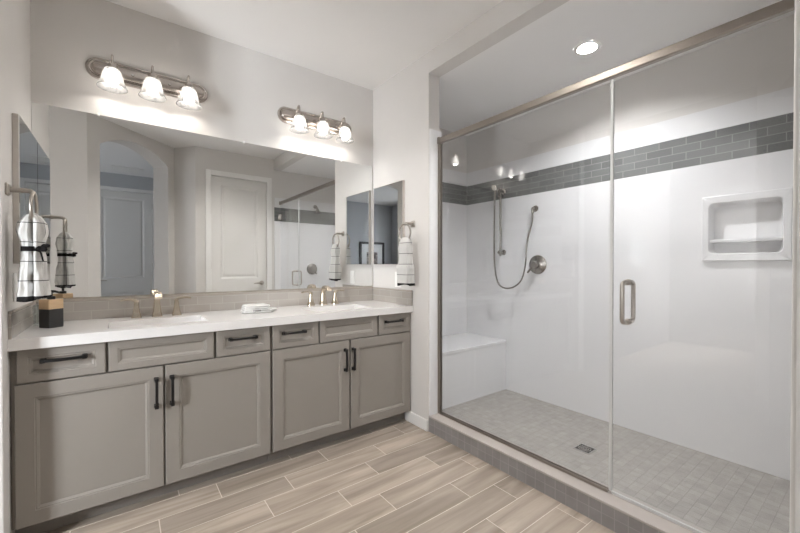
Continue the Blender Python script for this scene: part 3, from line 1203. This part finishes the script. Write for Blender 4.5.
# two side mirrors
def side_mirror(xw, s, y0, y1, label):
    t = thing('side_mirror', (xw, (y0 + y1) / 2, 1.21), label, 'mirror', 'side mirrors')
    a, b = sorted((xw + s * 0.0005, xw + s * 0.020))
    bm = N()
    box(bm, a, b, y0, y1, 1.207, 1.860)
    obj('mirror_case', bm, M['nickel2'], t)
    a, b = sorted((xw + s * 0.0202, xw + s * 0.0235))
    bm = N()
    box(bm, a, b, y0 + 0.002, y1 - 0.002, 1.209, 1.858)
    obj('mirror_glass', bm, M['mirror'], t)


M['nickel2'] = mat('satin_aluminium', (0.56, 0.52, 0.48), 0.45, 0.5)
side_mirror(xL, 1, 2.296, yB - 0.012, 'narrow wall mirror behind the towel with black ribbon')
side_mirror(xR, -1, 2.283, 2.690, 'narrow wall mirror on the wall next to the shower')


# wall plates
def wall_plate(xw, s, y, z, label):
    t = thing('outlet_plate', (xw, y, z - 0.06), label, 'outlet')
    bm = N()
    a, b = sorted((xw + s * 0.0005, xw + s * 0.006))
    box(bm, a, b, y - 0.040, y + 0.040, z - 0.062, z + 0.062)
    obj('plate', bm, M['plate'], t, bevel=0.002)
    for dz in (-0.024, 0.024):
        bm = N()
        a, b = sorted((xw + s * 0.0061, xw + s * 0.008))
        box(bm, a, b, y - 0.018, y + 0.018, z + dz - 0.016, z + dz + 0.016)
        obj('socket', bm, M['trim'], t, bevel=0.0007)


wall_plate(xL, 1, 2.325, 1.105, 'white outlet plate below the side mirror near the ribboned towel')
wall_plate(xR, -1, 2.365, 1.085, 'white outlet plate below the side mirror near the shower')


# ------------------------------------------------------------------ faucets
def arcpts(f, n):
    return [f(k / n) for k in range(n + 1)]


def faucet(cx_, label):
    y0 = 2.650
    t = thing('faucet', (cx_, y0, zC), label, 'faucet', 'widespread faucets')
    z = zC + 0.0005
    # spout: flared foot, tapering post, neck arching forward to a flat lip
    bm = N()
    pts = [(cx_, y0, z), (cx_, y0, z + .008), (cx_, y0, z + .03), (cx_, y0 - .001, z + .09), (cx_, y0 - .006, z + .118), (cx_, y0 - .022, z + .136), (cx_, y0 - .050, z + .142), (cx_, y0 - .085, z + .134), (cx_, y0 - .108, z + .118)]
    rad = [(.026, .026), (.025, .025), (.019, .020), (.013, .015), (.012, .0155), (.0115, .0165), (.010, .018), (.0085, .019), (.007, .019)]
    sweep(bm, pts, rad, shape=SQ)
    obj('spout', bm, M['champagne'], t, bevel=0.0)
    for s in (-1, 1):
        hx = cx_ + s * 0.101
        bm = N()
        pts = [(hx, y0, z), (hx, y0, z + .008), (hx, y0, z + .03), (hx, y0, z + .07), (hx, y0, z + .088)]
        sweep(bm, pts, [.024, .023, .017, .0115, .0105], shape=SQ)
        p2 = [(hx - s * .008, y0, z + .090), (hx + s * .008, y0 - .002, z + .101), (hx + s * .030, y0 - .004, z + .108), (hx + s * .055, y0 - .006, z + .108), (hx + s * .076, y0 - .008, z + .102)]
        sweep(bm, p2, [(.010, .010), (.0085, .0105), (.0062, .0105), (.0052, .010), (.0045, .009)], shape=SQ)
        obj('lever_handle', bm, M['champagne'], t)


faucet(0.170, 'champagne nickel two-lever faucet nearer the soap dispenser')
faucet(1.250, 'champagne nickel two-lever faucet nearer the shower')


# ------------------------------------------------------------------ vanity lights
def vanity_light(cx_, label):
    zc = 2.322
    t = thing('vanity_light', (cx_, yB, zc), label, 'wall light', 'three-shade vanity lights')
    bm = N()
    prof = [(0.0, 0.0005), (0.0, 0.010), (0.004, 0.016), (0.012, 0.018), (0.018, 0.014), (0.024, 0.014), (0.028, 0.026), (0.034, 0.030)]
    rings = []
    for (i, d) in prof:
        rings.append([(u, yB - d, v) for (u, v) in stadium(cx_, zc, 0.310 - i, 0.060 - i)])
    loft(bm, rings)
    obj('backplate', bm, M['chromeplate'], t, smooth=True)
    for dx in (-0.093, 0.093):
        bm = N()
        lathe(bm, [(0.007, 0), (0.006, 0.005), (0.0, 0.008)], (cx_ + dx, yB - 0.030, zc), (0, -1, 0), 12)
        obj('screw_cap', bm, M['chrome'], t, smooth=True)
    for dx in (-0.187, 0.0, 0.187):
        x = cx_ + dx
        ys = yB - 0.120
        bm = N()
        pts = catmull([(x, yB - 0.030, zc + .006), (x, yB - 0.055, zc + .012), (x, yB - 0.080, zc + .034), (x, yB - 0.100, zc + .050), (x, ys + .004, zc + .044), (x, ys, zc + .020), (x, ys, zc - .004)], 5)
        sweep(bm, pts, 0.0062, 10)
        lathe(bm, [(0.008, 0.0), (0.022, -0.004), (0.024, -0.030), (0.022, -0.034)], (x, ys, zc - .002), (0, 0, 1), 20)
        lathe(bm, [(0.022, 0), (0.022, 0.004), (0.010, 0.010)], (x, yB - 0.030, zc + .006), (0, -1, 0), 16)
        arm = obj('arm', bm, M['chromeplate'], t, smooth=True)
        bm = N()
        zt = zc - 0.026
        outer = [(0.025, 0.0), (0.034, -0.006), (0.042, -0.022), (0.048, -0.046), (0.054, -0.070), (0.063, -0.094), (0.071, -0.110)]
        inner = [(r - 0.004, h) for (r, h) in reversed(outer)]
        lathe(bm, outer + inner, (x, ys, zt), (0, 0, 1), 28, capped=False)
        obj('lamp_shade', bm, M['shade'], t, smooth=True, label='frosted bell glass shade')
        bm = N()
        lathe(bm, [(0.0, 0.034), (0.012, 0.032), (0.014, 0.010), (0.022, -0.012), (0.029, -0.030), (0.029, -0.042), (0.020, -0.058), (0.0, -0.064)], (x, ys, zt - 0.036), (0, 0, 1), 14, capped=False)
        obj('bulb', bm, M['bulb'], t, smooth=True, label='glowing bulb')


M['chromeplate'] = mat('satin_nickel_plate', (0.50, 0.455, 0.42), 0.22, 1.0)
vanity_light(0.153, 'lit three-shade wall light over the first faucet, nearer the ribboned towel')
vanity_light(1.236, 'lit three-shade wall light over the second faucet, nearer the shower')


# ------------------------------------------------------------------ towel rings and towels
def towel_ring(xw, s, y, z, label):
    t = thing('towel_ring', (xw, y, z), label, 'towel ring', 'towel rings')
    bm = N()
    sweep(bm, [(xw + s * .0005, y, z), (xw + s * .006, y, z), (xw + s * .012, y, z)], [.024, .024, .019], shape=SQ)
    sweep(bm, [(xw + s * .010, y, z), (xw + s * .045, y, z + .001), (xw + s * .070, y, z), (xw + s * .082, y, z - .010)], [.012, .0105, .0100, .0105], 12)
    obj('post', bm, M['ringmetal'], t, smooth=True)
    bm = N()
    torus(bm, (xw + s * .082, y, z - .072), 0.066, 0.0064, (1, 0, 0), 44, 10)
    obj('ring', bm, M['ringmetal'], t, smooth=True)
    return xw + s * .082, z - .138


def towel(cx_, cy_, zt, length, wx, wy, prof, ribbon_f, label, seed, material, crease=1.0, shift=None):
    """prof: [(height fraction, half width factor)]; two cloth layers meet in a crease on the +y and -y sides"""
    t = thing('hand_towel', (cx_, cy_, zt - length), label, 'towel')
    rnd = random.Random(seed)
    ph = [rnd.random() * 6 for _ in range(4)]
    n = 72
    rows = 56
    bm = N()
    uvl = bm.loops.layers.uv.new('UVMap')

    def wid(f):
        for (a, wa), (b, wb_) in zip(prof, prof[1:]):
            if a <= f <= b:
                q = (f - a) / (b - a)
                q = q * q * (3 - 2 * q)
                return wa + (wb_ - wa) * q
        return prof[-1][1]
    R = []
    for j in range(rows + 1):
        f = j / rows
        w = wid(f)
        ring = []
        for k in range(n):
            a = 2 * PI * k / n
            ca, sa = math.cos(a), math.sin(a)
            cr = 1 - 0.60 * crease * math.exp(-((abs(ca)) / 0.05) ** 2)
            fo = 1 + (0.035 + 0.05 * (1 - f)) * math.sin(5 * a + ph[0] + 1.2 * f) + 0.03 * math.sin(9 * a + ph[1] - 2 * f)
            ex_ = abs(ca) ** 0.62 * (1 if ca > 0 else -1)
            ey_ = abs(sa) ** 0.70 * (1 if sa > 0 else -1)
            dx = shift(f) if shift else 0.0
            fo += 0.16 * noise.noise(Vector((2.2 * ca + seed, 2.2 * sa, 5.5 * f))) + 0.07 * noise.noise(Vector((6 * ca, 6 * sa + seed, 13 * f)))
            z = zt - length + f * length
            if j == 0:
                z += 0.007 * math.sin(2 * a + ph[2]) + (0.006 if ca > 0 else 0)
            ring.append(bm.verts.new((cx_ + dx + wx * w * fo * ex_, cy_ + wy * (0.35 + 0.65 * w) * fo * ey_ * cr, z)))
        R.append(ring)
    for j in range(rows):
        for k in range(n):
            k2 = (k + 1) % n
            fc = bm.faces.new((R[j][k], R[j][k2], R[j + 1][k2], R[j + 1][k]))
            for lp, (uu, vv) in zip(fc.loops, ((k, j), (k + 1, j), (k + 1, j + 1), (k, j + 1))):
                lp[uvl].uv = (uu / n, vv / rows * length + 0.0001)
    for ring, vv in ((R[0], 0.0), (R[-1], length - .02)):
        fc = bm.faces.new(ring)
        for lp in fc.loops:
            lp[uvl].uv = (0.30, vv)
    obj('cloth', bm, material, t, smooth=True, auto=False)
    ribbon = ribbon_f is not None
    cinch = (ribbon_f or 0.6) - 0.17
    if ribbon:
        fz = cinch + 0.17
        z = zt - length + fz * length
        bm = N()
        w = wid(fz)
        rg = []
        for (o, dz) in ((.98, -.010), (1.13, -.010), (1.13, .010), (.98, .010)):
            rg.append([(cx_ + wx * w * o * 1.03 * (abs(math.cos(2 * PI * k / 40)) ** .8) * (1 if math.cos(2 * PI * k / 40) > 0 else -1), cy_ + wy * (0.35 + 0.65 * w) * 1.02 * o * (abs(math.sin(2 * PI * k / 40)) ** .8) * (1 if math.sin(2 * PI * k / 40) > 0 else -1), z + dz) for k in range(40)])
        rg.append(rg[0])
        Rr = [[bm.verts.new(p) for p in r] for r in rg[:4]]
        for A, B in ((0, 1), (1, 2), (2, 3), (3, 0)):
            for k in range(40):
                bm.faces.new((Rr[A][k], Rr[A][(k + 1) % 40], Rr[B][(k + 1) % 40], Rr[B][k]))
        kx, ky = cx_ + wx * w * 0.70, cy_ - wy * (0.35 + 0.65 * w) * 1.0
        # knot, two short loops and tails
        lathe(bm, [(0, -.012), (.010, -.009), (.013, 0), (.010, .009), (0, .012)], (kx, ky, z), (1, 0, 0), 12, capped=False)
        for (dx, dy, dz) in ((.034, -.012, .014), (.026, -.018, -.002)):
            sweep(bm, [(kx, ky, z), (kx + dx * .5, ky + dy * .5, z + dz * .9), (kx + dx, ky + dy, z + dz)], [(.005, .004), (.010, .005), (.006, .004)], 8)
        sweep(bm, [(kx, ky, z), (kx + .008, ky - .008, z - .02), (kx + .014, ky - .010, z - .052)], [(.004, .003), (.005, .002), (.004, .002)], 8)
        obj('ribbon', bm, M['ribbon'], t, smooth=True, label='black ribbon tied round the towel')


rx, rz = towel_ring(xL, 1, 2.185, 1.512, 'nickel towel ring on the side wall, holding the ribboned towel')
towel(rx - .002, 2.185, 1.418, 0.362, 0.046, 0.066, [(0.0, 1.0), (0.25, .90), (0.52, .74), (0.585, .70), (0.65, .80), (0.78, .96), (0.88, .88), (0.95, .62), (1.0, .26)], 0.585,
      'white windowpane-check hand towel tied with a black ribbon', 3, M['towel'])
rx, rz = towel_ring(xR, -1, 2.178, 1.512, 'nickel towel ring on the wall next to the shower')
towel(rx, 2.165, 1.408, 0.356, 0.040, 0.072, [(0.0, 1.0), (0.10, .96), (0.34, .99), (0.40, .95), (0.43, .80), (0.60, .70), (0.78, .76), (0.88, .66), (0.95, .46), (1.0, .20)], None,
      'white windowpane-check hand towel without ribbon, hanging next to the shower', 8, M['towel2'], crease=0.5)

# ------------------------------------------------------------------ things on the worktop
sd = thing('soap_dispenser', (-0.278, 2.500, zC), 'square soap dispenser, black below and pale wood above', 'soap dispenser')
q = Matrix.Rotation(math.radians(40), 4, 'Z')


def rotsq(h, r, z):
    out = []
    for (u, v) in rrect(-h, h, -h, h, r, 3):
        p = q @ Vector((u, v, 0))
        out.append((-0.278 + p.x, 2.500 + p.y, z))
    return out


bm = N()
loft(bm, [rotsq(.031, .004, zC + .0005), rotsq(.033, .004, zC + .003), rotsq(.033, .004, zC + .092)])
obj('base', bm, M['blackres'], sd, label='black lower body')
bm = N()
loft(bm, [rotsq(.033, .004, zC + .0922), rotsq(.033, .004, zC + .136), rotsq(.031, .004, zC + .139)])
obj('wood_top', bm, M['wood'], sd, label='pale wood upper body')
bm = N()
lathe(bm, [(.016, 0), (.016, .014), (.006, .016), (.006, .030), (.012, .032), (.012, .044), (0, .045)], (-0.278, 2.500, zC + .1392), (0, 0, 1), 18)
sweep(bm, [(-0.278, 2.500, zC + .177), (-0.262, 2.486, zC + .178), (-0.246, 2.470, zC + .172)], [.0065, .006, .005], 10)
obj('pump', bm, M['blackres'], sd, smooth=True)

tb = thing('glass_tumbler', (-0.335, 2.60, zC), 'small clear glass tumbler behind the soap dispenser', 'tumbler')
bm = N()
lathe(bm, [(0, .001), (.021, .001), (.0225, .006), (.024, .105), (.0225, .105), (.021, .010), (0, .009)], (-0.335, 2.60, zC), (0, 0, 1), 24, capped=False)
obj('tumbler_wall', bm, M['clearglass'], tb, smooth=True)

ft = thing('folded_towel', (0.72, 2.50, zC), 'folded white washcloth lying on the worktop', 'towel')


def pillow_layer(bm, cx_, cy_, z0, hx, hy, h, ang, seed, n=10):
    """one folded layer with rounded fold edges and soft waves"""
    rnd = random.Random(seed)
    p0, p1 = rnd.random() * 6, rnd.random() * 6
    R_ = Matrix.Rotation(ang, 3, 'Z')
    rings = []
    for (o, z) in ((-.010, 0), (-.002, h * .2), (0, h * .5), (-.003, h * .82), (-.012, h)):
        ring = []
        for (u, v) in rrect(-hx - o * 0, hx + o * 0, -hy, hy, .016, 6):
            su, sv = u * (1 + o / hx), v * (1 + o / hy)
            w = .0025 * math.sin(30 * su + p0) + .002 * math.sin(42 * sv + p1)
            pnt = R_ @ Vector((su + w * .5, sv + w * .5, 0))
            zz = z0 + z + (w * .8 if z > h * .6 else 0)
            ring.append((cx_ + pnt.x, cy_ + pnt.y, zz))
        rings.append(ring)
    loft(bm, rings)


bm = N()
for k in range(4):
    pillow_layer(bm, 0.700 + .002 * (k % 2), 2.500 - .002 * k, zC + .001 + k * .0125, .088 - .004 * k, .072 - .003 * k, .0135, math.radians(-8 + 2 * k), 10 + k)
obj('cloth', bm, M['terry'], ft, smooth=True)
bm = N()
sweep(bm, catmull([(0.765, 2.445, zC + .012), (0.800, 2.460, zC + .016), (0.822, 2.500, zC + .014), (0.806, 2.545, zC + .012)], 5), [(.010, .018)] * 16, 12)
obj('loose_corner', bm, M['terry'], ft, smooth=True)
bm = N()
R_ = Matrix.Rotation(math.radians(-6), 3, 'Z')
for k in range(4):
    p = R_ @ Vector((-.022 + .012 * k, -.0745, 0))
    box(bm, .700 + p.x - .0045, .700 + p.x + .0045, 2.497 + p.y - .0012, 2.497 + p.y + .004, zC + .014, zC + .021)
obj('embroidery', bm, M['embroid'], ft)

# ------------------------------------------------------------------ bedroom things seen through the arch
pf = thing('framed_picture', (-1.51, yBR, 1.00), 'black framed picture with white mat beyond the arch', 'picture')
px0, px1, pz0, pz1 = -1.86, -1.14, 0.98, 1.775
bm = N()
grid_slab(bm, [px0, px0 + .055, px1 - .055, px1], [pz0, pz0 + .055, pz1 - .055, pz1], {(1, 1)}, lambda u, v, w: (u, w, v), yBR + .0005, yBR + .03)
obj('frame', bm, M['blackres'], pf, bevel=0.004)
bm = N()
grid_slab(bm, [px0 + .055, px0 + .20, px1 - .20, px1 - .055], [pz0 + .055, pz0 + .20, pz1 - .25, pz1 - .055], {(1, 1)}, lambda u, v, w: (u, w, v), yBR + .001, yBR + .012)
obj('mat_board', bm, M['matboard'], pf)
bm = N()
box(bm, px0 + .20, px1 - .20, yBR + .001, yBR + .009, pz0 + .20, pz1 - .25)
obj('print', bm, M['art'], pf)

vt = thing('ceiling_vent', (0.09, -1.85, H), 'white ceiling air vent beyond the arch', 'vent')
bm = N()
grid_slab(bm, [-0.115, -0.085, 0.08, 0.10, 0.265, 0.295], [-2.01, -1.98, -1.74, -1.71], {(1, 1), (3, 1)}, lambda u, v, w: (u, v, w), H - .012, H - .0005)
obj('vent_frame', bm, M['trim'], vt, bevel=0.003)
bm = N()
for k in range(7):
    yk = -1.965 + k * .034
    for (a, b) in ((-0.085, 0.08), (0.10, 0.265)):
        prism(bm, [(a, yk, H - .010), (a, yk + .020, H - .003), (a, yk + .022, H - .005), (a, yk + .002, H - .012)], (b - a, 0, 0))
obj('louvres', bm, M['trim'], vt)
